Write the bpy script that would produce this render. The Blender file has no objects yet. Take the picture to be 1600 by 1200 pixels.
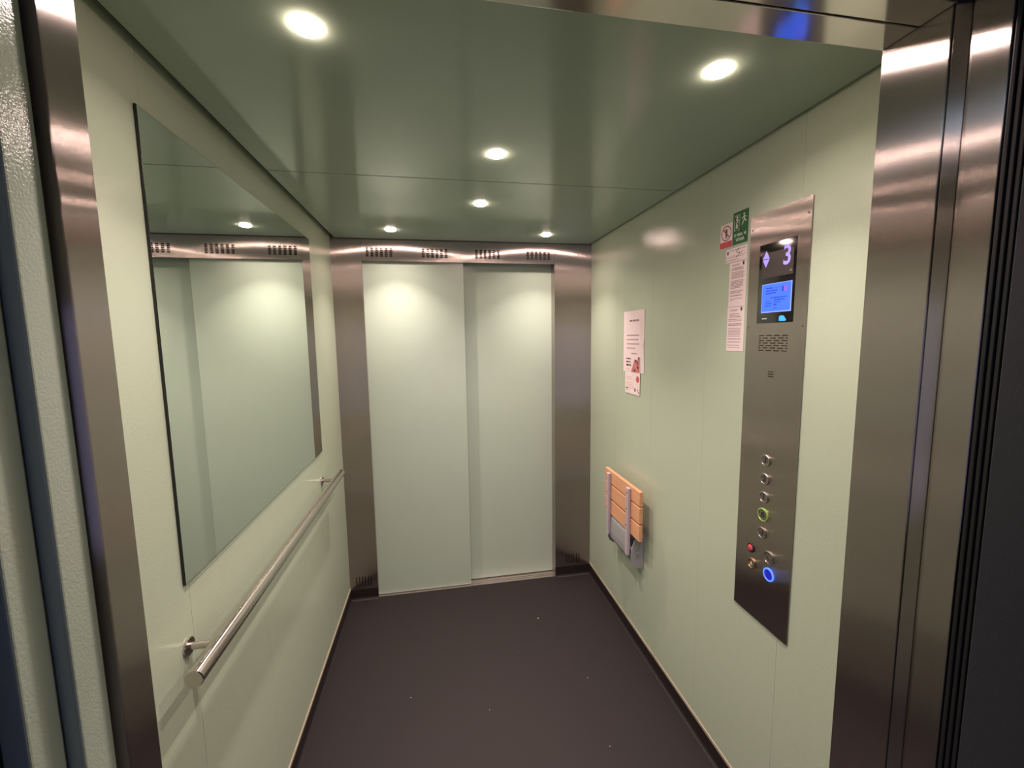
import bpy, bmesh, math, random
from mathutils import Vector, Matrix

# ------------------------------------------------------------------ camera, world, light, exposure
S = bpy.context.scene
COL = S.collection
S.view_settings.view_transform = 'Standard'
S.view_settings.look = 'None'
S.view_settings.gamma = 1
S.view_settings.use_curve_mapping = False
S.view_settings.exposure = 0.0

YAW, PIT, ROL = 0.1762, -0.1081, -0.0143
cam_d = bpy.data.cameras.new('camera')
cam_d.sensor_width = 36
cam_d.lens = 656.75 / 1600 * 36
cam_d.clip_start = 0.01
cam = bpy.data.objects.new('camera', cam_d)
COL.objects.link(cam)
cy_, sy_, cp_, sp_ = math.cos(YAW), math.sin(YAW), math.cos(PIT), math.sin(PIT)
fwd = Vector((sy_ * cp_, cy_ * cp_, sp_))
rgt = Vector((cy_, -sy_, 0))
upv = rgt.cross(fwd)
cr_, sr_ = math.cos(ROL), math.sin(ROL)
R2 = rgt * cr_ + upv * sr_
U2 = upv * cr_ - rgt * sr_
M = Matrix((R2, U2, -fwd)).transposed().to_4x4()
M.translation = Vector((0.5499, -2.5063, 1.5535))
cam.matrix_world = M
S.camera = cam

w = bpy.data.worlds.new('world'); S.world = w; w.use_nodes = True
w.node_tree.nodes['Background'].inputs[0].default_value = (0.02, 0.03, 0.06, 1)
w.node_tree.nodes['Background'].inputs[1].default_value = 0.3

LAMP_W = (2.1, 3.7)       # each downlight: wide and narrow beam
LAMP_COL = (1.0, 0.80, 0.74)
LAMP_SPREAD = (150, 98)
LANDING_W = 3.5
LANDING_COL = (0.68, 0.90, 1.0)

# ------------------------------------------------------------------ helpers
W, D, H = 1.5, 1.9, 2.114
XL, XR = 0.1561, 1.2665
random.seed(4)
ORIG = {}

def new_bm(): return bmesh.new()

def bx(bm, x0, x1, y0, y1, z0, z1):
    vs = [bm.verts.new((x, y, z)) for x in (x0, x1) for y in (y0, y1) for z in (z0, z1)]
    fs = [(0, 1, 3, 2), (4, 6, 7, 5), (0, 4, 5, 1), (2, 3, 7, 6), (0, 2, 6, 4), (1, 5, 7, 3)]
    return [bm.faces.new([vs[i] for i in f]) for f in fs]

def prism(bm, pts, fn, w0, w1):
    """pts 2D, fn(u,v,w)->xyz"""
    a = [bm.verts.new(fn(u, v, w0)) for u, v in pts]
    b = [bm.verts.new(fn(u, v, w1)) for u, v in pts]
    bm.faces.new(a); bm.faces.new(b[::-1])
    n = len(pts)
    for i in range(n):
        bm.faces.new((a[i], b[i], b[(i + 1) % n], a[(i + 1) % n]))

def tube(bm, p, q, r, n=32, cap=True):
    p, q = Vector(p), Vector(q); d = (q - p).normalized()
    a = d.orthogonal().normalized(); b = d.cross(a)
    A = [bm.verts.new(p + r * (a * math.cos(t) + b * math.sin(t))) for t in (2 * math.pi * i / n for i in range(n))]
    B = [bm.verts.new(q + r * (a * math.cos(t) + b * math.sin(t))) for t in (2 * math.pi * i / n for i in range(n))]
    for i in range(n): bm.faces.new((A[i], A[(i + 1) % n], B[(i + 1) % n], B[i]))
    if cap: bm.faces.new(A[::-1]); bm.faces.new(B)

def lathe(bm, prof, center, axis, n=32):
    """prof: (radius, height along axis)"""
    c = Vector(center); d = Vector(axis).normalized()
    a = d.orthogonal().normalized(); b = d.cross(a)
    rings = []
    for r, h in prof:
        if r < 1e-7: rings.append([bm.verts.new(c + d * h)])
        else: rings.append([bm.verts.new(c + d * h + r * (a * math.cos(t) + b * math.sin(t))) for t in (2 * math.pi * i / n for i in range(n))])
    for r0, r1 in zip(rings, rings[1:]):
        for i in range(n):
            j = (i + 1) % n
            if len(r0) == 1: bm.faces.new((r0[0], r1[j], r1[i]))
            elif len(r1) == 1: bm.faces.new((r0[i], r0[j], r1[0]))
            else: bm.faces.new((r0[i], r0[j], r1[j], r1[i]))

def plate(bm, u0, u1, v0, v1, holes, fn, t):
    us = sorted({u0, u1} | {h[0] for h in holes} | {h[1] for h in holes})
    vs = sorted({v0, v1} | {h[2] for h in holes} | {h[3] for h in holes})
    nu, nv = len(us) - 1, len(vs) - 1
    solid = {}
    for i in range(nu):
        for j in range(nv):
            cu, cv = (us[i] + us[i + 1]) / 2, (vs[j] + vs[j + 1]) / 2
            solid[i, j] = not any(h[0] < cu < h[1] and h[2] < cv < h[3] for h in holes)
    V = {}
    def v(i, j, k):
        if (i, j, k) not in V: V[i, j, k] = bm.verts.new(fn(us[i], vs[j], k * t))
        return V[i, j, k]
    for (i, j), s in solid.items():
        if not s: continue
        bm.faces.new((v(i, j, 0), v(i + 1, j, 0), v(i + 1, j + 1, 0), v(i, j + 1, 0)))
        bm.faces.new((v(i, j, 1), v(i, j + 1, 1), v(i + 1, j + 1, 1), v(i + 1, j, 1)))
        for di, dj, a, b in ((-1, 0, (0, 0), (0, 1)), (1, 0, (1, 0), (1, 1)), (0, -1, (0, 0), (1, 0)), (0, 1, (0, 1), (1, 1))):
            if not solid.get((i + di, j + dj), False):
                bm.faces.new((v(i + a[0], j + a[1], 0), v(i + a[0], j + a[1], 1), v(i + b[0], j + b[1], 1), v(i + b[0], j + b[1], 0)))

def obj(name, bm, mat, parent=None, bevel=0, seg=2, smooth=False, loc=None):
    bmesh.ops.recalc_face_normals(bm, faces=bm.faces)
    o0 = ORIG[parent.name] if parent else Vector(loc or (0, 0, 0))
    bmesh.ops.translate(bm, verts=bm.verts, vec=-o0)
    me = bpy.data.meshes.new(name); bm.to_mesh(me); bm.free()
    for m in (mat if isinstance(mat, (list, tuple)) else [mat]): me.materials.append(m)
    o = bpy.data.objects.new(name, me); COL.objects.link(o)
    if parent: o.parent = parent
    else: o.location = o0
    ORIG[o.name] = o0
    if smooth:
        for p in me.polygons: p.use_smooth = True
        me.set_sharp_from_angle(angle=math.radians(35))
    if bevel:
        b = o.modifiers.new('bevel', 'BEVEL'); b.width = bevel; b.segments = seg; b.limit_method = 'ANGLE'; b.angle_limit = math.radians(40)
    return o

def box(name, x0, x1, y0, y1, z0, z1, mat, parent=None, bevel=0, seg=2):
    bm = new_bm(); bx(bm, x0, x1, y0, y1, z0, z1)
    return obj(name, bm, mat, parent, bevel, seg)

def empty(name, loc=(0, 0, 0)):
    o = bpy.data.objects.new(name, None); o.location = loc; o.empty_display_size = .05
    COL.objects.link(o); ORIG[o.name] = Vector(loc); return o

def thing(name, label, cat, loc, group=None):
    o = empty(name, loc); return tag(o, label, cat, group)

def tag(o, label, cat, group=None):
    o['label'] = label; o['category'] = cat
    if group: o['group'] = group
    return o

def struct(name, label, loc=(0, 0, 0)):
    o = empty(name, loc); o['kind'] = 'structure'; o['label'] = label
    return o

# ------------------------------------------------------------------ materials
def srgb(r, g, b):
    f = lambda c: (c / 255) / 12.92 if c / 255 <= .04045 else ((c / 255 + .055) / 1.055) ** 2.4
    return (f(r), f(g), f(b), 1)

def mat(name, col, rough=.5, metal=0., emit=0., ecol=None, aniso=0., var=0., vscale=(6, 6, 6), bump=0., bscale=200., bdist=.001, coat=0., spec=.5):
    m = bpy.data.materials.new(name); m.use_nodes = True
    nt = m.node_tree; N = nt.nodes; Lk = nt.links; p = N['Principled BSDF']
    p.inputs['Base Color'].default_value = col
    p.inputs['Roughness'].default_value = rough
    p.inputs['Metallic'].default_value = metal
    p.inputs['Specular IOR Level'].default_value = spec
    p.inputs['Coat Weight'].default_value = coat
    if emit:
        p.inputs['Emission Color'].default_value = ecol or col
        p.inputs['Emission Strength'].default_value = emit
    geo = N.new('ShaderNodeNewGeometry')
    if var:
        mp = N.new('ShaderNodeMapping'); mp.inputs['Scale'].default_value = vscale
        Lk.new(geo.outputs['Position'], mp.inputs['Vector'])
        nz = N.new('ShaderNodeTexNoise'); nz.inputs['Scale'].default_value = 1; nz.inputs['Detail'].default_value = 4
        Lk.new(mp.outputs['Vector'], nz.inputs['Vector'])
        mr = N.new('ShaderNodeMapRange'); mr.inputs['To Min'].default_value = 1 - var; mr.inputs['To Max'].default_value = 1 + var
        Lk.new(nz.outputs['Fac'], mr.inputs['Value'])
        vm = N.new('ShaderNodeVectorMath'); vm.operation = 'SCALE'; vm.inputs[0].default_value = col[:3]
        Lk.new(mr.outputs['Result'], vm.inputs['Scale']); Lk.new(vm.outputs['Vector'], p.inputs['Base Color'])
    if bump:
        nb = N.new('ShaderNodeTexNoise'); nb.inputs['Scale'].default_value = bscale; nb.inputs['Detail'].default_value = 2
        Lk.new(geo.outputs['Position'], nb.inputs['Vector'])
        bp = N.new('ShaderNodeBump'); bp.inputs['Strength'].default_value = bump; bp.inputs['Distance'].default_value = bdist
        Lk.new(nb.outputs['Fac'], bp.inputs['Height']); Lk.new(bp.outputs['Normal'], p.inputs['Normal'])
    if aniso:
        p.inputs['Anisotropic'].default_value = aniso
        cx = N.new('ShaderNodeVectorMath'); cx.operation = 'CROSS_PRODUCT'; cx.inputs[1].default_value = (0, 0, 1)
        Lk.new(geo.outputs['True Normal'], cx.inputs[0])
        Lk.new(cx.outputs['Vector'], p.inputs['Tangent'])
        # vertical brush marks finer than a pixel: they tilt the normal sideways only
        sc = N.new('ShaderNodeVectorMath'); sc.operation = 'MULTIPLY'; sc.inputs[1].default_value = (9000, 9000, 40)
        Lk.new(geo.outputs['Position'], sc.inputs[0])
        wn = N.new('ShaderNodeTexWhiteNoise'); Lk.new(sc.outputs['Vector'], wn.inputs['Vector'])
        ma = N.new('ShaderNodeMath'); ma.operation = 'MULTIPLY_ADD'; ma.inputs[1].default_value = 1.3; ma.inputs[2].default_value = -.65
        Lk.new(wn.outputs['Value'], ma.inputs[0])
        ts = N.new('ShaderNodeVectorMath'); ts.operation = 'SCALE'; Lk.new(cx.outputs['Vector'], ts.inputs[0]); Lk.new(ma.outputs['Value'], ts.inputs['Scale'])
        ad = N.new('ShaderNodeVectorMath'); ad.operation = 'ADD'; Lk.new(geo.outputs['Normal'], ad.inputs[0]); Lk.new(ts.outputs['Vector'], ad.inputs[1])
        nn = N.new('ShaderNodeVectorMath'); nn.operation = 'NORMALIZE'; Lk.new(ad.outputs['Vector'], nn.inputs[0])
        Lk.new(nn.outputs['Vector'], p.inputs['Normal'])
    return m

GREEN = srgb(178, 190, 168)
M_wall = mat('mint_paint', GREEN, .11, bump=.6, bscale=320, bdist=.0006, var=.02, vscale=(2, 2, 2))
M_ceil = mat('mint_ceiling_paint', srgb(150, 168, 150), .13, bump=.02, bscale=60, var=.03)
M_door = mat('mint_door_paint', srgb(178, 192, 176), .14, bump=.6, bscale=320, bdist=.0006, var=.02)
M_steel = mat('brushed_steel', (.53, .46, .44, 1), .21, 1, aniso=1.0, var=.05, vscale=(900, 900, 6))
M_steel_flat = mat('satin_steel', (.50, .46, .43, 1), .12, 1, var=.05, vscale=(40, 8, 8))
M_rail = mat('polished_rail_steel', (.60, .55, .52, 1), .2, 1, var=.03)
M_alu = mat('aluminium_sill', (.74, .66, .64, 1), .3, 1, var=.05)
M_trim = mat('beige_edge_trim', srgb(188, 176, 152), .4, .3, var=.05)
M_floor = mat('brown_rubber_floor', srgb(31, 25, 25), .65, spec=.35, var=.14, vscale=(90, 90, 90), bump=.25, bscale=500)
M_skirt = mat('brown_rubber_skirting', srgb(34, 27, 28), .6, spec=.35, var=.1, vscale=(40, 40, 40), bump=.2, bscale=500)
M_black = mat('black_rubber', srgb(20, 20, 24), .5, var=.1)
M_frame = mat('black_frame', srgb(40, 42, 50), .6, bump=.2, bscale=700, var=.15, vscale=(60, 60, 60))
M_void = mat('dark_void', srgb(22, 24, 22), .9, var=.1)
M_dark = mat('dark_slot', srgb(52, 40, 40), .8, var=.1)
M_mirror = mat('mirror_silver', (.80, .85, .80, 1), .004, 1)
M_mirror_edge = mat('mirror_edge', srgb(28, 32, 32), .3, var=.1)
M_glass = mat('display_black_glass', srgb(14, 13, 15), .06, spec=.7, var=.02)
M_grey_disp = mat('display_grey', srgb(66, 58, 58), .25, emit=.02, var=.05)
M_lilac = mat('lilac_led', srgb(150, 135, 235), .4, emit=.75, ecol=srgb(165, 150, 250))
M_lcd = mat('blue_lcd', srgb(30, 60, 220), .35, emit=1.0, ecol=srgb(66, 118, 255))
M_lcd_edge = mat('blue_lcd_edge', srgb(90, 110, 230), .35, emit=1.0, ecol=srgb(128, 150, 255))
M_lcd_ink = mat('blue_lcd_ink', srgb(5, 30, 160), .5, emit=.6, ecol=srgb(16, 66, 215))
M_lcd_pink = mat('lcd_violet', srgb(120, 60, 210), .5, emit=.8, ecol=srgb(130, 90, 240))
M_blue_led = mat('blue_led_ring', srgb(60, 90, 255), .4, emit=1.1, ecol=srgb(95, 140, 255))
M_blue_core = mat('blue_button_glow', srgb(10, 20, 150), .3, emit=.5, ecol=srgb(22, 48, 215))
M_cyan = mat('cyan_led', srgb(40, 140, 230), .4, emit=.9, ecol=srgb(60, 160, 245))
M_white_ink = mat('white_print', srgb(205, 215, 200), .6, var=.03)
M_grey_led = mat('grey_print', srgb(190, 190, 190), .6, emit=.1)
M_button = mat('button_steel', (.62, .58, .54, 1), .22, 1, var=.04)
M_button_face = mat('button_face', (.30, .27, .25, 1), .35, .9, var=.04)
M_green_ring = mat('green_button_ring', srgb(150, 190, 95), .3, .3, var=.04)
M_red_btn = mat('red_button', srgb(205, 70, 85), .25, coat=.5, var=.03)
M_yellow = mat('yellow_bell', srgb(225, 175, 90), .4, var=.03)
M_brass = mat('bronze_button_ring', (.50, .38, .24, 1), .3, 1, var=.04)
M_paper = mat('paper', srgb(236, 219, 219), .75, var=.015, vscale=(30, 30, 30))
M_ink = mat('grey_ink', srgb(150, 118, 122), .8, var=.05)
M_ink_dark = mat('dark_ink', srgb(88, 50, 60), .8, var=.05)
M_pen = mat('violet_pen', srgb(80, 45, 85), .8, var=.05)
M_sgreen = mat('sign_green', srgb(22, 92, 52), .5, var=.05)
M_sblack = mat('sign_cross_black', srgb(16, 42, 26), .6, var=.05)
M_sred = mat('sign_red', srgb(196, 36, 56), .5, var=.04)
M_sdred = mat('sign_dark_red', srgb(140, 32, 52), .5, var=.04)
M_pink = mat('pink_print', srgb(222, 120, 125), .7, var=.05)
M_wood = mat('seat_wood', srgb(214, 158, 118), .42, var=.12, vscale=(60, 3, 60), coat=.1)
M_seat_metal = mat('seat_grey_metal', srgb(160, 160, 162), .4, .15, var=.04)
M_seat_arm = mat('seat_arm_metal', srgb(188, 176, 184), .35, .15, var=.04)
M_screw = mat('screw_steel', (.25, .21, .2, 1), .4, 1, var=.05)
M_lens = mat('downlight_lens', (1, .93, .85, 1), .4, emit=115, ecol=(1.0, .72, .62, 1))
M_ring = mat('downlight_ring', (.85, .78, .74, 1), .5, 0, var=.03)
M_landing = mat('landing_wall_paint', srgb(96, 100, 112), .8, var=.06)
M_landing_floor = mat('landing_floor_tile', srgb(70, 70, 76), .5, var=.1)
M_landing_fill = mat('added_landing_fill', (1, 1, 1, 1), .5, emit=3, ecol=(.5, .66, 1, 1))

# ------------------------------------------------------------------ structure: floor, ceiling, side walls
fl = box('floor', -.02, W + .02, -1.90, .008, -.03, 0, M_floor); fl['kind'] = 'structure'
fl['label'] = 'dark brown speckled rubber lift floor'

ce = struct('ceiling', 'glossy mint green lift ceiling in two panels with recessed lights', (0, 0, H))
LIGHTS = [(.34, -1.64), (1.16, -1.64), (.75, -1.168), (.75, -.69), (.34, -.22), (1.16, -.21)]
GX0, GX1 = .021, 1.486
for (y0, y1) in ((-1.896, -.942), (-.939, -.010)):
    holes = []
    for lx, ly in LIGHTS:
        if y0 < ly < y1: holes.append((lx - .028, lx + .028, ly - .028, ly + .028))
    bm = new_bm()
    bx(bm, GX0, GX1, y0, y1, H, H + .016)
    obj('ceiling_panel', bm, M_ceil, ce, .0015)
box('roof_plate', -.03, W + .03, -1.92, .02, H + .075, H + .09, M_void, ce)

def side_wall(name, x0, x1, label):
    s = struct(name, label, (0, 0, 0))
    # five tall sheet panels sharing one mesh
    bm = new_bm(); bx(bm, x0, x1, -.3796, 0, .080, H + .07)
    first = obj('wall_panel', bm, M_wall, s, .0006)
    first.location = (0, -.0001, 0)
    for i in range(1, 5):
        c = first.copy(); COL.objects.link(c); c.parent = s; c.location = (0, -.38 * i - .0001, 0)
        ORIG[c.name] = Vector((0, 0, 0))
    inner = x0 if name == 'wall_right' else x1
    sg = -1 if name == 'wall_right' else 1
    a, b = sorted((inner - sg * .008, inner + sg * .003))
    box('bottom_edge_trim', a, b, -1.90, -.001, .066, .079, M_trim, s, .001)
    return s
side_wall('wall_right', W, W + .02, 'mint green sheet metal side wall on the right')
side_wall('wall_left', -.024, -.004, 'mint green sheet metal side wall on the left')
for nm, a, b in (('baseboard_right', W - .001, W + .012), ('baseboard_left', -.016, -.003)):
    bm = new_bm()
    sg = -1 if nm.endswith('right') else 1
    f = W - .001 if sg < 0 else -.003
    # upturned rubber skirting with a small cove at the floor
    pts = [(f - sg * .010, 0), (f - sg * .010, .066), (f, .066), (f, .014), (f + sg * .003, .006), (f + sg * .010, .0005), (f + sg * .010, 0)]
    prism(bm, pts, lambda u, v, w_: (u, w_, v), -1.90, -.001)
    o = obj(nm, bm, M_skirt); o['kind'] = 'structure'; o['label'] = 'dark brown rubber skirting turned up the wall'

# ------------------------------------------------------------------ far wall: posts, header
wb = struct('wall_back', 'far brushed steel door surround with slotted header', (0, 0, 0))
PB = .068
for (a, b) in ((-.004, XL), (XR, W)):
    cx = [a + (b - a) * .5 + (k - 2.5) * .0165 for k in range(6)]
    holes = [(c - .0022, c + .0022, .084, .146) for c in cx]
    bm = new_bm(); plate(bm, a, b, PB, H + .05, holes, lambda u, v, t: (u, t, v), .0025)
    post = obj('door_post', bm, M_steel, wb)
    box('slot_backing', a + .01, b - .01, .012, .014, .075, .16, M_dark, post)
    # return into the doorway
    if a < .1: box('post_return', b - .0025, b, .0025, .11, 0, H, M_steel, post)
    else: box('post_return', a, a + .0025, .0025, .11, 0, H, M_steel, post)
    bm = new_bm()
    pts = [(.004, 0), (.004, PB), (-.0015, PB), (-.0015, .014), (-.005, .006), (-.012, .0005), (-.012, 0)]
    prism(bm, pts, lambda u, v, w_: (w_, u, v), a + .001, b)
    obj('post_skirting', bm, M_skirt, wb)
HB = 1.9945
holes = []
for gx in (.252, .558, .8615, 1.1665):
    for k in range(6):
        c = gx + (k - 2.5) * .0257
        for j in range(5):
            z = 2.019 + j * .0100
            holes.append((round(c - .0075, 4), round(c + .0075, 4), round(z, 4), round(z + .0072, 4)))
bm = new_bm(); plate(bm, XL + .001, XR - .001, HB, H + .05, holes, lambda u, v, t: (u, t, v), .002)
hd = obj('header_panel', bm, M_steel, wb)
box('vent_backing', XL + .01, XR - .01, .016, .018, 2.005, 2.09, M_dark, hd)
box('header_return', XL + .003, XR - .003, .0025, .045, HB, HB + .002, M_steel_flat, hd)
box('shaft_backing', -.03, W + .03, .20, .21, -.03, 2.2, M_void, wb)

# far sliding door
d1 = struct('door_1', 'closed far lift door with two mint green sliding leaves', (0, 0, 0))
box('door_leaf', XL - .10, .7195, .024, .054, .0055, 2.09, M_door, d1, .0012)
box('door_leaf', .64, XR + .05, .076, .104, .0055, 2.09, M_door, d1, .0012)
bm = new_bm()
for y0, y1, z in ((.008, .026, .0015), (.026, .031, -.006), (.031, .044, .0015), (.044, .050, -.006), (.050, .066, .0015), (.066, .071, -.006), (.071, .13, .0015)):
    bx(bm, XL, XR, y0, y1, -.02, z)
obj('door_sill', bm, M_alu, d1)

# ------------------------------------------------------------------ front wall of the car (the opening the camera looks through)
wf = struct('wall_front', 'near brushed steel door surround framing the view', (0, 0, 0))
JL, JR = .1545, 1.2645
HJ = 2.0
bm = new_bm(); bx(bm, -.004, JL, -1.955, -1.90, 0, H + .07)
obj('door_post', bm, M_steel, wf, .0025, 3)
bm = new_bm(); bx(bm, JR, W, -1.995, -1.90, 0, H + .07)
obj('door_post', bm, M_steel, wf, .002, 3)
bm = new_bm(); bx(bm, JL + .0005, JR - .0005, -1.951, -1.90, HJ, H + .07)
obj('header_soffit', bm, M_steel_flat, wf, .0015, 3)
bm = new_bm(); bx(bm, JL + .0005, JR - .0005, -2.000, -1.9535, HJ, H + .20)
obj('header_soffit', bm, M_steel_flat, wf, .0015, 3)
box('header_beam', -.1, W + .1, -2.06, -2.001, HJ + .015, 2.5, M_black, wf)

# open near door: the staggered edges of its parked leaves on the left
d2 = struct('door_2', 'open near lift door, its mint green leaf edges stacked at left', (0, 0, 0))
box('door_leaf', -.42, .1445, -2.001, -1.959, .006, 2.10, M_door, d2, .003, 3)
box('door_leaf', -.42, .1295, -2.041, -2.0022, .006, 2.10, M_door, d2, .003, 3)
bm = new_bm(); bx(bm, -.3, W, -2.06, -1.90, -.03, -.001)
obj('door_sill', bm, M_alu, d2)
box('frame_edge', -.1, .108, -2.20, -2.043, 0, 2.3, M_black, d2, .002)

# closing side on the right: angled strip, steel channel, rubber lips, black frame
t1 = struct('trim_1', 'steel closing channel and black landing frame at right', (0, 0, 0))
bm = new_bm()
prism(bm, [(JR + .001, -1.9965), (JR + .0075, -2.0125), (JR + .03, -2.0125), (JR + .03, -1.9965)], lambda u, v, w_: (u, v, w_), 0, 2.2)
obj('angled_strip', bm, M_steel, t1, .0008)
bm = new_bm()
prism(bm, [(JR + .0075, -2.0135), (JR + .0022, -2.0205), (JR + .0015, -2.0605), (JR + .03, -2.0605), (JR + .03, -2.0135)], lambda u, v, w_: (u, v, w_), 0, 2.2)
obj('steel_channel', bm, M_steel, t1, .0012, 3)
for k, y in enumerate((-2.0625, -2.0695, -2.0765)):
    box('rubber_lip', JR + .002 + .001 * k, JR + .03, y - .0055, y, 0, 2.2, M_black, t1, .0012, 2)
box('frame_edge', JR + .003, 1.75, -2.30, -2.0835, 0, 2.5, M_frame, t1, .002)

# ------------------------------------------------------------------ the dark landing behind the camera
fl2 = box('floor_landing', -2.2, 3.4, -4.6, -2.06, -.05, -.002, M_landing_floor); fl2['kind'] = 'structure'
for nm, a in (('wall_landing_rear', (-2.2, 3.4, -4.7, -4.6, 0, 2.7)), ('wall_landing_left', (-2.3, -2.2, -4.6, -2.0, 0, 2.7)),
              ('wall_landing_right', (3.4, 3.5, -4.6, -2.0, 0, 2.7)), ('ceiling_landing', (-2.2, 3.4, -4.6, -2.0, 2.7, 2.8)),
              ('wall_landing_front_left', (-2.2, -.10, -2.30, -2.07, 0, 2.7)), ('wall_landing_front_right', (1.751, 3.4, -2.30, -2.07, 0, 2.7))):
    o = box(nm, *a, M_landing); o['kind'] = 'structure'
ll = thing('added_landing_fill', 'added cool white square fill light, unseen on the dark landing behind the viewer', 'light', (-.9, -3.4, 2.7))  # unseen lamp added for cool fill and for the steel to reflect
box('fill_housing', -1.2, -.6, -3.7, -3.1, 2.66, 2.7, M_black, ll, .004)
box('fill_diffuser', -1.18, -.62, -3.68, -3.12, 2.655, 2.661, M_landing_fill, ll, .002)
ld = bpy.data.lights.new('landing_fill_light', 'AREA'); ld.size = .56; ld.energy = LANDING_W; ld.color = LANDING_COL
lo = bpy.data.objects.new('landing_fill_light', ld); lo.location = (0, 0, -.06); lo.parent = ll; COL.objects.link(lo)

wi = struct('added_glow_panel', 'added blue glowing panel, unseen behind the viewer, for the steel to reflect')  # unseen framed glowing pane, added to give the steel bluish reflections
box('glow_pane', -.9, 1.1, -4.598, -4.59, .35, 1.75, mat('blue_glow_pane', (.2, .3, .6, 1), .2, emit=.7, ecol=(.50, .50, .95, 1)), wi)
for a in ((-.96, -.9, .29, 1.81), (1.1, 1.16, .29, 1.81), (.07, .13, .35, 1.75)): box('glow_pane_frame', a[0], a[1], -4.6, -4.56, a[2], a[3], M_black, wi, .003)
for a in ((-.9, 1.1, 1.75, 1.81), (-.9, 1.1, .29, .35)): box('glow_pane_frame', a[0], a[1], -4.6, -4.56, a[2], a[3], M_black, wi, .003)

# ------------------------------------------------------------------ downlights
LBL = ['recessed round downlight near the front left corner above the mirror', 'recessed round downlight near the front right corner above the control panel',
       'recessed round downlight in the middle just in front of the ceiling seam', 'recessed round downlight in the middle just beyond the ceiling seam',
       'recessed round downlight in the far left ceiling corner by the header', 'recessed round downlight in the far right ceiling corner by the header']
for (lx, ly), lb in zip(LIGHTS, LBL):
    t = thing('ceiling_light', lb, 'light', (lx, ly, H), 'round downlights in the lift ceiling')
    bm = new_bm(); lathe(bm, [(.0262, .0005), (.0262, -.0004), (.0275, -.0008), (.0287, -.0001), (.0287, .0005)], (lx, ly, H), (0, 0, 1), 40)
    obj('trim_ring', bm, M_ring, t, smooth=True)
    bm = new_bm(); lathe(bm, [(.0258, -.0001), (.0248, -.0045), (.020, -.0068), (.010, -.0078), (0, -.008)], (lx, ly, H), (0, 0, 1), 40)
    obj('lens', bm, M_lens, t, smooth=True)
    for k in range(2):
        ld = bpy.data.lights.new('downlight', 'AREA'); ld.shape = 'DISK'; ld.size = .05; ld.energy = LAMP_W[k]; ld.color = LAMP_COL
        ld.spread = math.radians(LAMP_SPREAD[k])
        lo = bpy.data.objects.new('downlight_beam', ld); lo.location = (0, 0, -.0095 - .0005 * k); lo.parent = t; COL.objects.link(lo)

# ------------------------------------------------------------------ mirror
LX = -.004
mi = thing('wall_mirror', 'large frameless rectangular mirror on the left mint wall above the handrail', 'mirror', (LX, -.985, 1.034))
box('mirror_body', LX + .0005, LX + .0055, -1.541, -.430, 1.034, 2.009, M_mirror_edge, mi, .0005)
bm = new_bm(); bx(bm, LX + .0056, LX + .0062, -1.5395, -.4315, 1.0355, 2.0075)
obj('mirror_glass', bm, M_mirror, mi)

# ------------------------------------------------------------------ handrail
hr = thing('handrail', 'round polished steel handrail running along the left wall below the mirror', 'handrail', (LX, -1.0, .895))
RX, RZ, RR = .060, .897, .0180
bm = new_bm()
lathe(bm, [(0, 0), (RR - .0015, 0), (RR, .0015), (RR, 1.3085), (RR - .0015, 1.31), (0, 1.31)], (RX, -1.650, RZ), (0, 1, 0), 48)
obj('rail', bm, M_rail, hr, smooth=True)
for y in (-1.545, -.450):
    bm = new_bm(); tube(bm, (LX + .004, y, RZ), (RX - RR + .003, y, RZ), .0078, 28)
    br = obj('bracket', bm, M_rail, hr, smooth=True)
    bm = new_bm(); lathe(bm, [(0, .0002), (.0195, .0002), (.0195, .0035), (.018, .005), (0, .005)], (LX, y, RZ), (1, 0, 0), 40)
    obj('flange', bm, M_rail, br, smooth=True)

# ------------------------------------------------------------------ drawing helpers on the right wall (y,z plane, facing -x)
XW = W
def fx(x): return lambda u, v, w_: (x - w_, u, v)
def rect(bm, x, y0, y1, z0, z1, t=.0002):
    prism(bm, [(y0, z0), (y1, z0), (y1, z1), (y0, z1)], fx(x), 0, t)
def poly(bm, x, pts, t=.0002): prism(bm, pts, fx(x), 0, t)
def line(bm, x, a, b, wd, t=.0002):
    a, b = Vector(a), Vector(b); d = (b - a).normalized(); n = Vector((-d.y, d.x)) * wd / 2
    poly(bm, x, [tuple(a + n), tuple(b + n), tuple(b - n), tuple(a - n)], t)
def disc(bm, x, c, r0, r1, t=.0002, n=32, sy=1.):
    """annulus r0..r1 (r0=0 for a disc)"""
    if r0 == 0: poly(bm, x, [(c[0] + sy * r1 * math.cos(2 * math.pi * i / n), c[1] + r1 * math.sin(2 * math.pi * i / n)) for i in range(n)], t)
    else:
        for i in range(n):
            a, b = 2 * math.pi * i / n, 2 * math.pi * (i + 1) / n
            P = lambda r, q: (c[0] + sy * r * math.cos(q), c[1] + r * math.sin(q))
            poly(bm, x, [P(r0, a), P(r1, a), P(r1, b), P(r0, b)], t)
def words(bm, x, y_left, width, z, h, dens=1.):
    """one line of tiny unreadable print, running towards -y"""
    p = 0.0
    while p < width - h * .5:
        wl = min(random.uniform(h * 1.3, h * 4.2), width - p)
        rect(bm, x, y_left - p - wl, y_left - p, z - h / 2, z + h / 2)
        p += wl + h * .55
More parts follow.
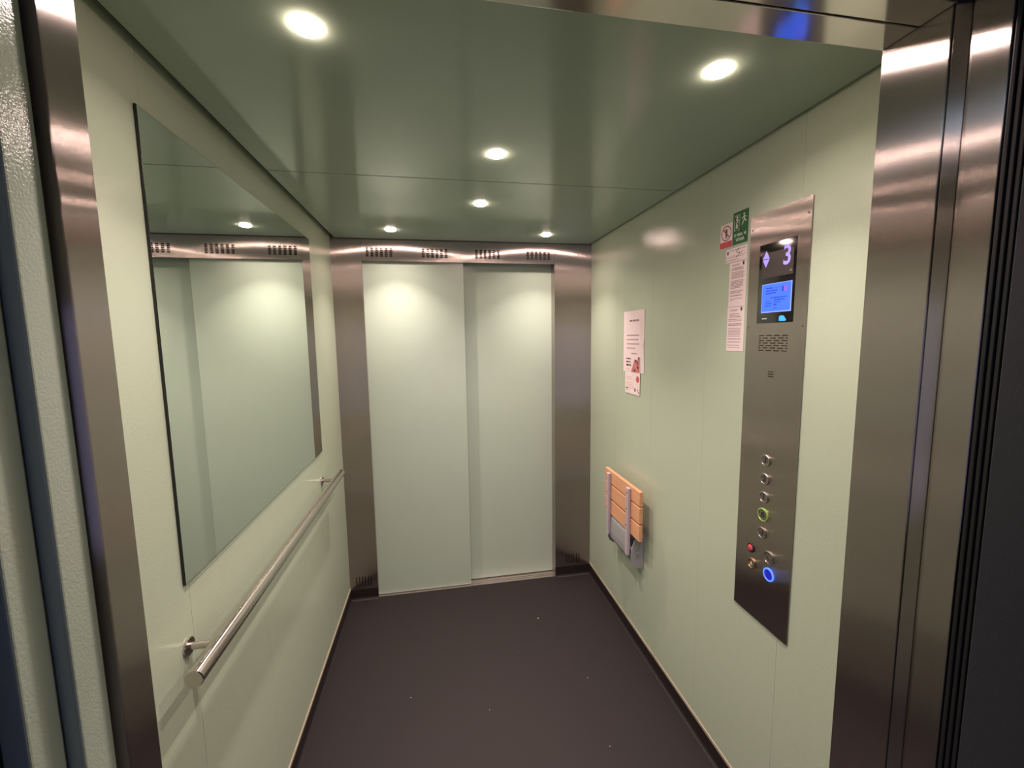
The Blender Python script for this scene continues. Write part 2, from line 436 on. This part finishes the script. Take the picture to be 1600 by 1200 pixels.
def text(s, x, y, z, size, mt, parent, name='lettering', align='CENTER', sx=1., bold=0., shear=0.):
    c = bpy.data.curves.new('text', 'FONT'); c.body = s; c.size = size; c.align_x = align; c.align_y = 'CENTER'; c.extrude = .0001; c.offset = bold; c.shear = shear
    o = bpy.data.objects.new('tmp', c); COL.objects.link(o)
    me = bpy.data.meshes.new_from_object(o); bpy.data.objects.remove(o); bpy.data.curves.remove(c)
    o0 = ORIG[parent.name]
    for v in me.vertices:
        tx, ty, tz = v.co
        v.co = Vector((x - tz, y - tx * sx, z + ty)) - o0
    me.materials.clear(); me.materials.append(mt); me.name = name
    ob = bpy.data.objects.new(name, me); COL.objects.link(ob); ob.parent = parent; ORIG[ob.name] = o0
    return ob

# ------------------------------------------------------------------ control panel
K = 1.00638
def Y(y): return -2.5063 + (y + 2.5063) * K
def Z(z): return 1.5535 + (z - 1.5535) * K
PX = W - .004
cp = thing('control_panel', 'tall brushed steel lift control panel with displays and round buttons on right wall', 'control panel', (W, Y(-1.456), Z(.684)))
holes = []
dy0, dy1, dz0, dz1 = Y(-1.523), Y(-1.392), Z(1.5865), Z(1.811)
holes.append((dy0, dy1, dz0, dz1))
for r in range(7):
    z = Z(1.5510) - r * .00715
    if r % 2 == 0: segs = [(k * .0282, k * .0282 + .0205) for k in range(4)]
    else: segs = [(0, .0085)] + [(.0155 + k * .0282, .0155 + k * .0282 + .0195) for k in range(3)] + [(.0985, .1055)]
    for a, b in segs: holes.append((round(Y(-1.404) - b, 5), round(Y(-1.404) - a, 5), round(z - .0014, 5), round(z + .0014, 5)))
for r in range(3):
    z = Z(1.4475) - r * .0068
    holes.append((round(Y(-1.4655), 5), round(Y(-1.4455), 5), round(z - .0013, 5), round(z + .0013, 5)))
bm = new_bm(); plate(bm, Y(-1.5625), Y(-1.3505), Z(.684), Z(1.901), holes, fx(W - .0022), .0018)
fp = obj('face_plate', bm, M_steel, cp)
box('slot_backing', W - .002, W - .0005, Y(-1.55), Y(-1.36), Z(1.40), Z(1.58), M_dark, cp)
for y, z in ((-1.359, 1.862), (-1.553, 1.860), (-1.360, 1.576), (-1.5535, 1.575)):
    bm = new_bm(); lathe(bm, [(0, 0), (.0032, 0), (.0030, .0006), (.0014, .0007), (0, .0003)], (PX, Y(y), Z(z)), (-1, 0, 0), 16)
    obj('screw', bm, M_screw, cp)
box('display_glass', W - .0035, W - .0012, dy0 + .0005, dy1 - .0005, dz0 + .0005, dz1 - .0005, M_glass, cp)
gx_ = W - .0035
bm = new_bm(); rect(bm, gx_, Y(-1.513), Y(-1.402), Z(1.715), Z(1.785), .0002)
fd = obj('floor_display', bm, M_grey_disp, cp)
text('3', gx_ - .0005, Y(-1.4915), Z(1.7655), .073, M_lilac, fd, 'floor_number', sx=.83, bold=.0012)
bm = new_bm()
c0, c1 = Y(-1.4175), Z(1.7685)
poly(bm, gx_ - .0003, [(c0 + .0125, c1 + .0008), (c0 - .0125, c1 + .0008), (c0, c1 + .023)], .0003)
poly(bm, gx_ - .0003, [(c0 + .0125, c1 - .0012), (c0 - .0125, c1 - .0012), (c0, c1 - .0235)], .0003)
obj('direction_arrows', bm, M_lilac, fd)
text('~C', gx_ - .0003, Y(-1.505), Z(1.7255), .007, M_grey_led, fd, 'temperature_mark')
# blue lcd
l0, l1, m0, m1 = Y(-1.513), Y(-1.407), Z(1.6165), Z(1.6975)
bm = new_bm(); rect(bm, gx_, l0, l1, m0, m1, .0002)
lc = obj('lcd_screen', bm, M_lcd_edge, cp); lc['label'] = 'blue backlit information screen'
bm = new_bm(); rect(bm, gx_ - .0002, l0 + .0035, l1 - .002, m0 + .0035, m1 - .002, .0002)
obj('lcd_image', bm, M_lcd, lc)
bm = new_bm(); xx = gx_ - .0004
words(bm, xx, l1 - .016, .026, m1 - .0125, .0032); words(bm, xx, l1 - .046, .020, m1 - .0125, .0014)
words(bm, xx, l1 - .016, .040, m1 - .0200, .0034); words(bm, xx, l1 - .016, .036, m1 - .0270, .0034)
words(bm, xx, l1 - .034, .058, m1 - .0405, .0026); words(bm, xx, l1 - .046, .038, m1 - .0470, .0028)
words(bm, xx, l1 - .016, .018, m1 - .0500, .0018); words(bm, xx, l1 - .046, .023, m1 - .0535, .0024)
words(bm, xx, l1 - .016, .026, m1 - .0560, .0024); words(bm, xx, l1 - .046, .011, m1 - .0600, .0036)
words(bm, xx, l1 - .016, .022, m1 - .0625, .0026); words(bm, xx, l1 - .046, .012, m1 - .0705, .0024)
rect(bm, xx, l0 + .028, l0 + .033, m1 - .026, m1 - .011)
obj('screen_text', bm, M_lcd_ink, lc)
bm = new_bm(); rect(bm, xx, l0 + .017, l0 + .0275, m1 - .024, m1 - .012)
obj('screen_emblem', bm, M_lcd_pink, lc)
bm = new_bm()
for k in range(3): rect(bm, gx_, Y(-1.412) - .0065 * k - .0042, Y(-1.412) - .0065 * k, Z(1.5980), Z(1.6015))
obj('indicator_marks', bm, M_grey_led, cp)
bm = new_bm()
poly(bm, gx_, [(Y(-1.474), Z(1.5915)), (Y(-1.474), Z(1.603)), (Y(-1.480), Z(1.6065)), (Y(-1.490), Z(1.605)), (Y(-1.499), Z(1.5935)), (Y(-1.494), Z(1.5905))])
obj('blue_indicator', bm, M_cyan, cp)

def button(y, z, r, ring, face, sym=None, symm=M_ink_dark, dome=False, label=None, extra=None):
    y, z = Y(y), Z(z)
    bm = new_bm(); lathe(bm, [(r, 0), (r, .0028), (r - .0012, .0038), (r - .0034, .0038), (r - .0042, .0026), (r - .0042, 0)], (PX, y, z), (-1, 0, 0), 36)
    b = obj('button', bm, ring, cp, smooth=True)
    if label: b['label'] = label
    bm = new_bm()
    if dome: lathe(bm, [(r - .0043, .001), (r - .0043, .004), (r - .006, .0058), (r - .009, .0066), (0, .0068)], (PX, y, z), (-1, 0, 0), 32)
    else: lathe(bm, [(r - .0043, .001), (r - .0043, .0020), (0, .0024)], (PX, y, z), (-1, 0, 0), 32)
    obj('button_face', bm, face, b, smooth=True)
    sx_ = PX - .0026
    if sym and sym not in ('open', 'close', 'bell'):
        text(sym, sx_ - .0002, y, z, .021, M_black, b, 'button_number', bold=.0006)
    elif sym:
        bm = new_bm()
        if sym == 'open':
            poly(bm, sx_, [(y + .0015, z + .005), (y + .0015, z - .005), (y + .0085, z)], .0004)
            poly(bm, sx_, [(y - .0015, z + .005), (y - .0015, z - .005), (y - .0085, z)], .0004)
        elif sym == 'close':
            poly(bm, sx_, [(y + .0085, z + .005), (y + .0085, z - .005), (y + .0015, z)], .0004)
            poly(bm, sx_, [(y - .0085, z + .005), (y - .0085, z - .005), (y - .0015, z)], .0004)
        else:
            poly(bm, sx_, [(y + .006, z - .0045), (y + .0042, z - .001), (y + .0028, z + .004), (y, z + .0055), (y - .0028, z + .004), (y - .0042, z - .001), (y - .006, z - .0045)], .0004)
        obj('button_symbol', bm, symm, b)
    return b
for (z, s) in ((1.187, '3'), (1.131, '2'), (1.0755, '1'), (1.0215, '0'), (.966, '-1')):
    g = s == '0'
    button(-1.4555, z, .0205 if g else .0175, M_green_ring if g else M_button, M_button_face, s, label='green ringed exit floor button' if g else None)
button(-1.415, .8985, .0145, M_black, M_red_btn, None, dome=True, label='small red button')
button(-1.4205, .851, .0165, M_brass, M_button_face, 'bell', M_yellow, label='alarm button with yellow bell sign')
button(-1.4855, .903, .0195, M_button, M_button_face, 'open', M_button, label='door opening button')
button(-1.488, .852, .0195, M_blue_led, M_blue_core, 'close', M_pen, label='button with glowing blue ring')

# ------------------------------------------------------------------ signs and papers on the right wall, beside the panel
def sheet(name, label, cat, pts, mt, group=None, off=.0003, t=.0006):
    cy = sum(p[0] for p in pts) / len(pts); zz = min(p[1] for p in pts)
    o = thing(name, label, cat, (W, cy, zz), group)
    bm = new_bm(); poly(bm, W - off, pts, t)
    obj('backing_sheet', bm, mt, o)
    return o, W - off - t

# green pictogram sign
sg, sx = sheet('safety_sign', 'green sign with white escape figures and a dark cross beside the control panel', 'sign', [(-1.260, 1.840), (-1.3275, 1.840), (-1.3275, 1.9395), (-1.260, 1.9395)], M_sgreen)
bm = new_bm()
def man(bm, x, y, z, s, run):
    disc(bm, x, (y, z + .0150 * s), 0, .0034 * s, n=12)
    if run:
        line(bm, x, (y, z + .011 * s), (y - .002 * s, z), .0052 * s)
        line(bm, x, (y + .001, z + .010 * s), (y - .009 * s, z + .006 * s), .0026 * s); line(bm, x, (y, z + .010 * s), (y + .008 * s, z + .003 * s), .0026 * s)
        line(bm, x, (y - .002 * s, z), (y - .010 * s, z - .006 * s), .0032 * s); line(bm, x, (y - .001 * s, z), (y + .007 * s, z - .013 * s), .0032 * s)
    else:
        line(bm, x, (y, z + .011 * s), (y, z - .002 * s), .0080 * s)
        line(bm, x, (y + .002 * s, z), (y + .003 * s, z - .015 * s), .0034 * s); line(bm, x, (y - .002 * s, z), (y - .003 * s, z - .015 * s), .0034 * s)
man(bm, sx, -1.2785, 1.9060, 1.15, False)
man(bm, sx, -1.3085, 1.9100, 1.1, True)
for a, b in (((-1.267, 1.9290), (-1.290, 1.9290)), ((-1.267, 1.8835), (-1.290, 1.8835)), ((-1.267, 1.8835), (-1.267, 1.9290)), ((-1.290, 1.8835), (-1.290, 1.9290))):
    line(bm, sx, a, b, .0012)
obj('pictogram', bm, M_white_ink, sg)
text("ET ASSGIO NE", sx, -1.2938, 1.8680, .0115, M_white_ink, sg, sx=.72, bold=.0003)
text("VITGAR", sx, -1.2938, 1.8530, .0125, M_white_ink, sg, sx=.85, bold=.0003)
bm = new_bm(); line(bm, sx - .0003, (-1.264, 1.9260), (-1.323, 1.8470), .0024); line(bm, sx - .0003, (-1.300, 1.9000), (-1.266, 1.8740), .0016)
obj('cross_stroke', bm, M_sblack, sg)

# round prohibition sticker
ps, sx = sheet('prohibition_sticker', 'small sticker with red ring and red band left of the green sign', 'sign', [(-1.201, 1.840), (-1.257, 1.840), (-1.257, 1.9150), (-1.201, 1.9150)], M_paper)
bm = new_bm(); disc(bm, sx, (-1.2292, 1.8855), .0210, .0240, n=36); line(bm, sx - .0002, (-1.2125, 1.9010), (-1.2460, 1.8700), .0032)
obj('red_ring', bm, M_sdred, ps)
bm = new_bm(); disc(bm, sx - .0001, (-1.2292, 1.8945), 0, .0040, n=12, t=.0001)
line(bm, sx, (-1.2292, 1.892), (-1.2292, 1.880), .0080); line(bm, sx, (-1.2275, 1.881), (-1.2255, 1.869), .0032); line(bm, sx, (-1.2310, 1.881), (-1.2330, 1.869), .0032)
line(bm, sx, (-1.220, 1.897), (-1.2385, 1.897), .0014)
obj('pictogram', bm, M_ink_dark, ps)
bm = new_bm(); rect(bm, sx, -1.2570, -1.2010, 1.8400, 1.8590)
obj('red_band', bm, M_sred, ps)
bm = new_bm()
for k in range(3): words(bm, sx - .0003, -1.207, .044, 1.8550 - k * .0052, .0021)
obj('printed_text', bm, M_pink, ps)

# signed inspection card
ic, sx = sheet('inspection_card', 'pink signed card with violet scribble just below the green sign', 'notice', [(-1.2330, 1.7880), (-1.3300, 1.7855), (-1.3300, 1.8310), (-1.2340, 1.8310)], M_paper, off=.0010)
bm = new_bm()
words(bm, sx, -1.250, .072, 1.8245, .0022); words(bm, sx, -1.236, .080, 1.8020, .0014); words(bm, sx, -1.236, .055, 1.7945, .0018)
line(bm, sx, (-1.235, 1.8065), (-1.329, 1.8065), .0007); line(bm, sx, (-1.235, 1.7905), (-1.329, 1.7885), .0007)
obj('printed_text', bm, M_ink, ic)
bm = new_bm(); rect(bm, sx, -1.2455, -1.2385, 1.8130, 1.8240)
obj('emblem', bm, M_ink_dark, ic)
bm = new_bm()
P = [(-1.2960, 1.8255), (-1.2850, 1.8225), (-1.2800, 1.8180), (-1.2860, 1.8145), (-1.2960, 1.8110), (-1.2920, 1.8050), (-1.2760, 1.8015)]
for a, b in zip(P, P[1:]): line(bm, sx - .0003, a, b, .0013)
P = [(-1.2980, 1.8180), (-1.2945, 1.8110), (-1.3020, 1.8095), (-1.3110, 1.8165)]
for a, b in zip(P, P[1:]): line(bm, sx - .0003, a, b, .0013)
line(bm, sx - .0003, (-1.2910, 1.8270), (-1.2890, 1.8190), .0011)
obj('signature', bm, M_pen, ic)

# two long notices, one under the other
def notice(label, z0, z1, y0, y1, rows, emz):
    n, sx = sheet('notice_sheet', label, 'notice', [(y1, z0), (y0, z0), (y0, z1), (y1, z1)], M_paper, 'pink paper notices')
    bm = new_bm(); wd = (y1 - y0)
    for (dz, frac, h, inset) in rows: words(bm, sx, y1 - wd * inset, wd * frac, z1 - dz, h)
    line(bm, sx, (y1 - .003, z1 - .001), (y0 + .006, z1 - .001), .0007)
    obj('printed_text', bm, M_ink, n)
    bm = new_bm(); rect(bm, sx, y0 + .0105, y0 + .0175, z1 - emz - .011, z1 - emz)
    obj('emblem', bm, M_ink_dark, n)
    return n
rows = [(.009, .45, .0020, .15), (.012, .40, .0014, .15), (.0195, .62, .0026, .18), (.0245, .74, .0030, .10)]
rows += [(.0325 + .0046 * k, .72 + .06 * (k % 2), .0022, .12) for k in range(5)]
rows += [(.0600 + .0044 * k, .74 - .1 * (k == 5), .0022, .10) for k in range(6)]
rows += [(.0925, .74, .0024, .10), (.0975, .60, .0024, .10), (.1065, .72, .0026, .10), (.1165, .70, .0016, .12), (.121, .15, .0016, .12)]
notice('upper pink notice with dense print, hanging below the signed card', 1.6455, 1.7862, -1.3290, -1.2525, rows, .0030)
rows = [(.0095, .45, .0020, .18), (.013, .42, .0014, .14), (.0225, .56, .0022, .16), (.0275, .58, .0022, .14), (.0325, .70, .0026, .10)]
rows += [(.0405 + .0048 * k, .76, .0022, .08) for k in range(2)] + [(.0545 + .0048 * k, .76, .0024, .08) for k in range(2)]
rows += [(.0690 + .0050 * k, .74, .0018, .08) for k in range(6)] + [(.1030, .78, .0024, .06), (.1130, .76, .0022, .06), (.1230, .74, .0018, .06), (.1300, .76, .0016, .06)]
notice('lower pink notice with dense print, bottommost beside the control panel', 1.5020, 1.6445, -1.3285, -1.2505, rows, .0030)

# white notice with photo strip further along the wall, plus flyer below
wn, sx = sheet('curled_notice', 'tall pale notice with curled lower corner on the right wall above the folding seat', 'notice', [(-.473, 1.3780), (-.690, 1.3800), (-.6900, 1.4300), (-.6830, 1.5200), (-.6890, 1.5500), (-.6895, 1.6790), (-.471, 1.6790)], M_paper, off=.0010)
bm = new_bm()
for dz, a, b, h in ((.0480, -.535, -.640, .0085),): words(bm, sx, a, a - b, 1.679 - dz, h)
for dz, a, b, h in ((.1190, -.508, -.642, .0050), (.1400, -.508, -.630, .0050), (.1610, -.508, -.640, .0050), (.1820, -.508, -.600, .0042), (.2080, -.560, -.615, .0050)):
    words(bm, sx, a, a - b, 1.679 - dz, h)
obj('printed_text', bm, M_ink, wn)
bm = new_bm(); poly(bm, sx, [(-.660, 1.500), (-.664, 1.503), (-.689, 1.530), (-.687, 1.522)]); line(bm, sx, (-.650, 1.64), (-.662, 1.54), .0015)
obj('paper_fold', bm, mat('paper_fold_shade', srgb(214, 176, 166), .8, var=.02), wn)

fy, sx = sheet('flyer', 'small pink flyer with photo and red dot, hanging below the curled notice', 'notice', [(-.500, 1.2720), (-.655, 1.2700), (-.6560, 1.4560), (-.492, 1.4560)], M_paper, off=.0022)
bm = new_bm()
for z, wd, h in ((1.4450, .050, .0070), (1.4290, .048, .0070), (1.4130, .052, .0085)): words(bm, sx, -.508, wd, z, h)
obj('headline', bm, M_ink_dark, fy)
bm = new_bm()
for z, wd in ((1.395, .035), (1.386, .03), (1.354, .06), (1.344, .075), (1.326, .070), (1.316, .08), (1.306, .085), (1.298, .08), (1.288, .04)): words(bm, sx, -.512, wd, z, .0030)
obj('printed_text', bm, mat('faint_pink_print', srgb(214, 176, 176), .8, var=.05), fy)
bm = new_bm()
poly(bm, sx, [(-.560, 1.3800), (-.652, 1.3800), (-.652, 1.4540), (-.640, 1.4560), (-.625, 1.4400), (-.598, 1.4440), (-.585, 1.4200)])
pf = obj('photo', bm, mat('photo_red_brown', srgb(196, 120, 118), .6, var=.5, vscale=(70, 70, 70)), fy)
bm = new_bm()
for c, r in (((-.640, 1.4500), .006), ((-.632, 1.4060), .008), ((-.600, 1.3880), .007), ((-.612, 1.4350), .008), ((-.628, 1.4250), .007)): disc(bm, sx - .0003, c, 0, r, n=10)
obj('photo_detail', bm, M_ink_dark, fy)
bm = new_bm(); disc(bm, sx, (-.632, 1.3480), 0, .0160, n=20)
obj('red_dot', bm, mat('flyer_red', srgb(200, 88, 98), .6, var=.1), fy)
bm = new_bm(); rect(bm, sx, -.613, -.601, 1.286, 1.302); rect(bm, sx, -.640, -.630, 1.292, 1.298); rect(bm, sx, -.648, -.640, 1.281, 1.288); rect(bm, sx, -.528, -.508, 1.2935, 1.3000)
obj('printed_marks', bm, M_ink_dark, fy)

# ------------------------------------------------------------------ folding seat on the right wall
st = thing('folding_seat', 'folded wall seat with three wooden slats and grey metal bracket on right wall', 'seat', (W, -.55, .44))
SXF, SXB = 1.4350, 1.4530
for z0, z1 in ((.7830, .8500), (.7000, .7745), (.6150, .6910)):
    o = box('seat_slat', SXF, SXB, -.796, -.400, z0, z1, M_wood, st, .0018, 2)
for y in (-.4680, -.6990):
    bm = new_bm(); bx(bm, 1.4180, 1.4345, y - .0135, y + .0135, .5050, .8400)
    arm = obj('seat_arm', bm, M_seat_arm, st, .004, 3)
    for z in (.815, .735, .655):
        bm = new_bm(); lathe(bm, [(0, 0), (.0042, 0), (.0042, .0008), (.0018, .0014), (0, .0014)], (1.4180, y + .004, z), (-1, 0, 0), 12)
        obj('screw', bm, M_screw, arm)
    bm = new_bm(); tube(bm, (1.4500, y - .020, .530), (1.4500, y + .020, .530), .011, 20)
    obj('hinge_pin', bm, M_seat_metal, arm, smooth=True)
def arcprof(r_extra=0.):
    pts = [(W - .0005, .4420 - r_extra), (1.472, .4480 - r_extra)]
    for k in range(9):
        a = math.radians(-75 + 13.5 * k)
        pts.append((1.4800 - (.056 + r_extra) * math.cos(a), .5050 + (.056 + r_extra) * math.sin(a)))
    return pts
# curved cover between the cheeks
bm = new_bm(); prism(bm, [(W - .0005, .4520), (1.470, .4560), (1.448, .4700), (1.4360, .4920), (1.4335, .5250), (1.4345, .5650), (1.4365, .5950), (1.4440, .6100), (W - .0005, .6120)], lambda u, v, w_: (u, w_, v), -.6850, -.4550)
obj('bracket_cover', bm, M_seat_metal, st, .003, 2)
for y0, y1 in ((-.4545, -.4505), (-.7240, -.7200)):
    bm = new_bm(); prism(bm, [(W - .0005, .4400), (1.462, .4440), (1.442, .4580), (1.4330, .4780), (1.4325, .5130), (1.4380, .5500), (1.4480, .5800), (1.4640, .6020), (W - .0005, .6130)], lambda u, v, w_: (u, w_, v), y0, y1)
    obj('bracket_cheek', bm, M_seat_metal, st, .001)
box('mounting_plate', W - .0045, W - .0006, -.7260, -.4485, .4420, .6000, M_seat_metal, st, .001)
bm = new_bm(); lathe(bm, [(0, 0), (.004, 0), (.0035, .002), (0, .0024)], (1.470, -.7240, .520), (0, -1, 0), 14)
obj('cheek_bolt', bm, M_seat_arm, st)
for y in (-.5, -.65):
    box('spacer', SXB, W - .0006, y - .012, y + .012, .640, .664, M_seat_metal, st, .002)

# ------------------------------------------------------------------ crumbs on the floor
bm = new_bm()
for x, y, s in ((1.059, -.373, .0032), (.39, -.773, .0022), (1.183, -.819, .0018), (1.152, -1.145, .0018), (.72, -.9, .0016), (.9, -.6, .0012)):
    lathe(bm, [(s, 0), (s * .8, s * .5), (0, s * .7)], (x, y, 0), (0, 0, 1), 7)
o = obj('floor_crumbs', bm, M_white_ink); o['kind'] = 'stuff'; o['label'] = 'tiny pale crumbs scattered on the dark lift floor'; o['category'] = 'crumbs'

for o in bpy.data.objects:
    if o.name.split('.')[0] in ('printed_text', 'screen_text', 'headline', 'printed_marks'):
        o['kind'] = 'stuff'      # print too fine to tell its letters apart
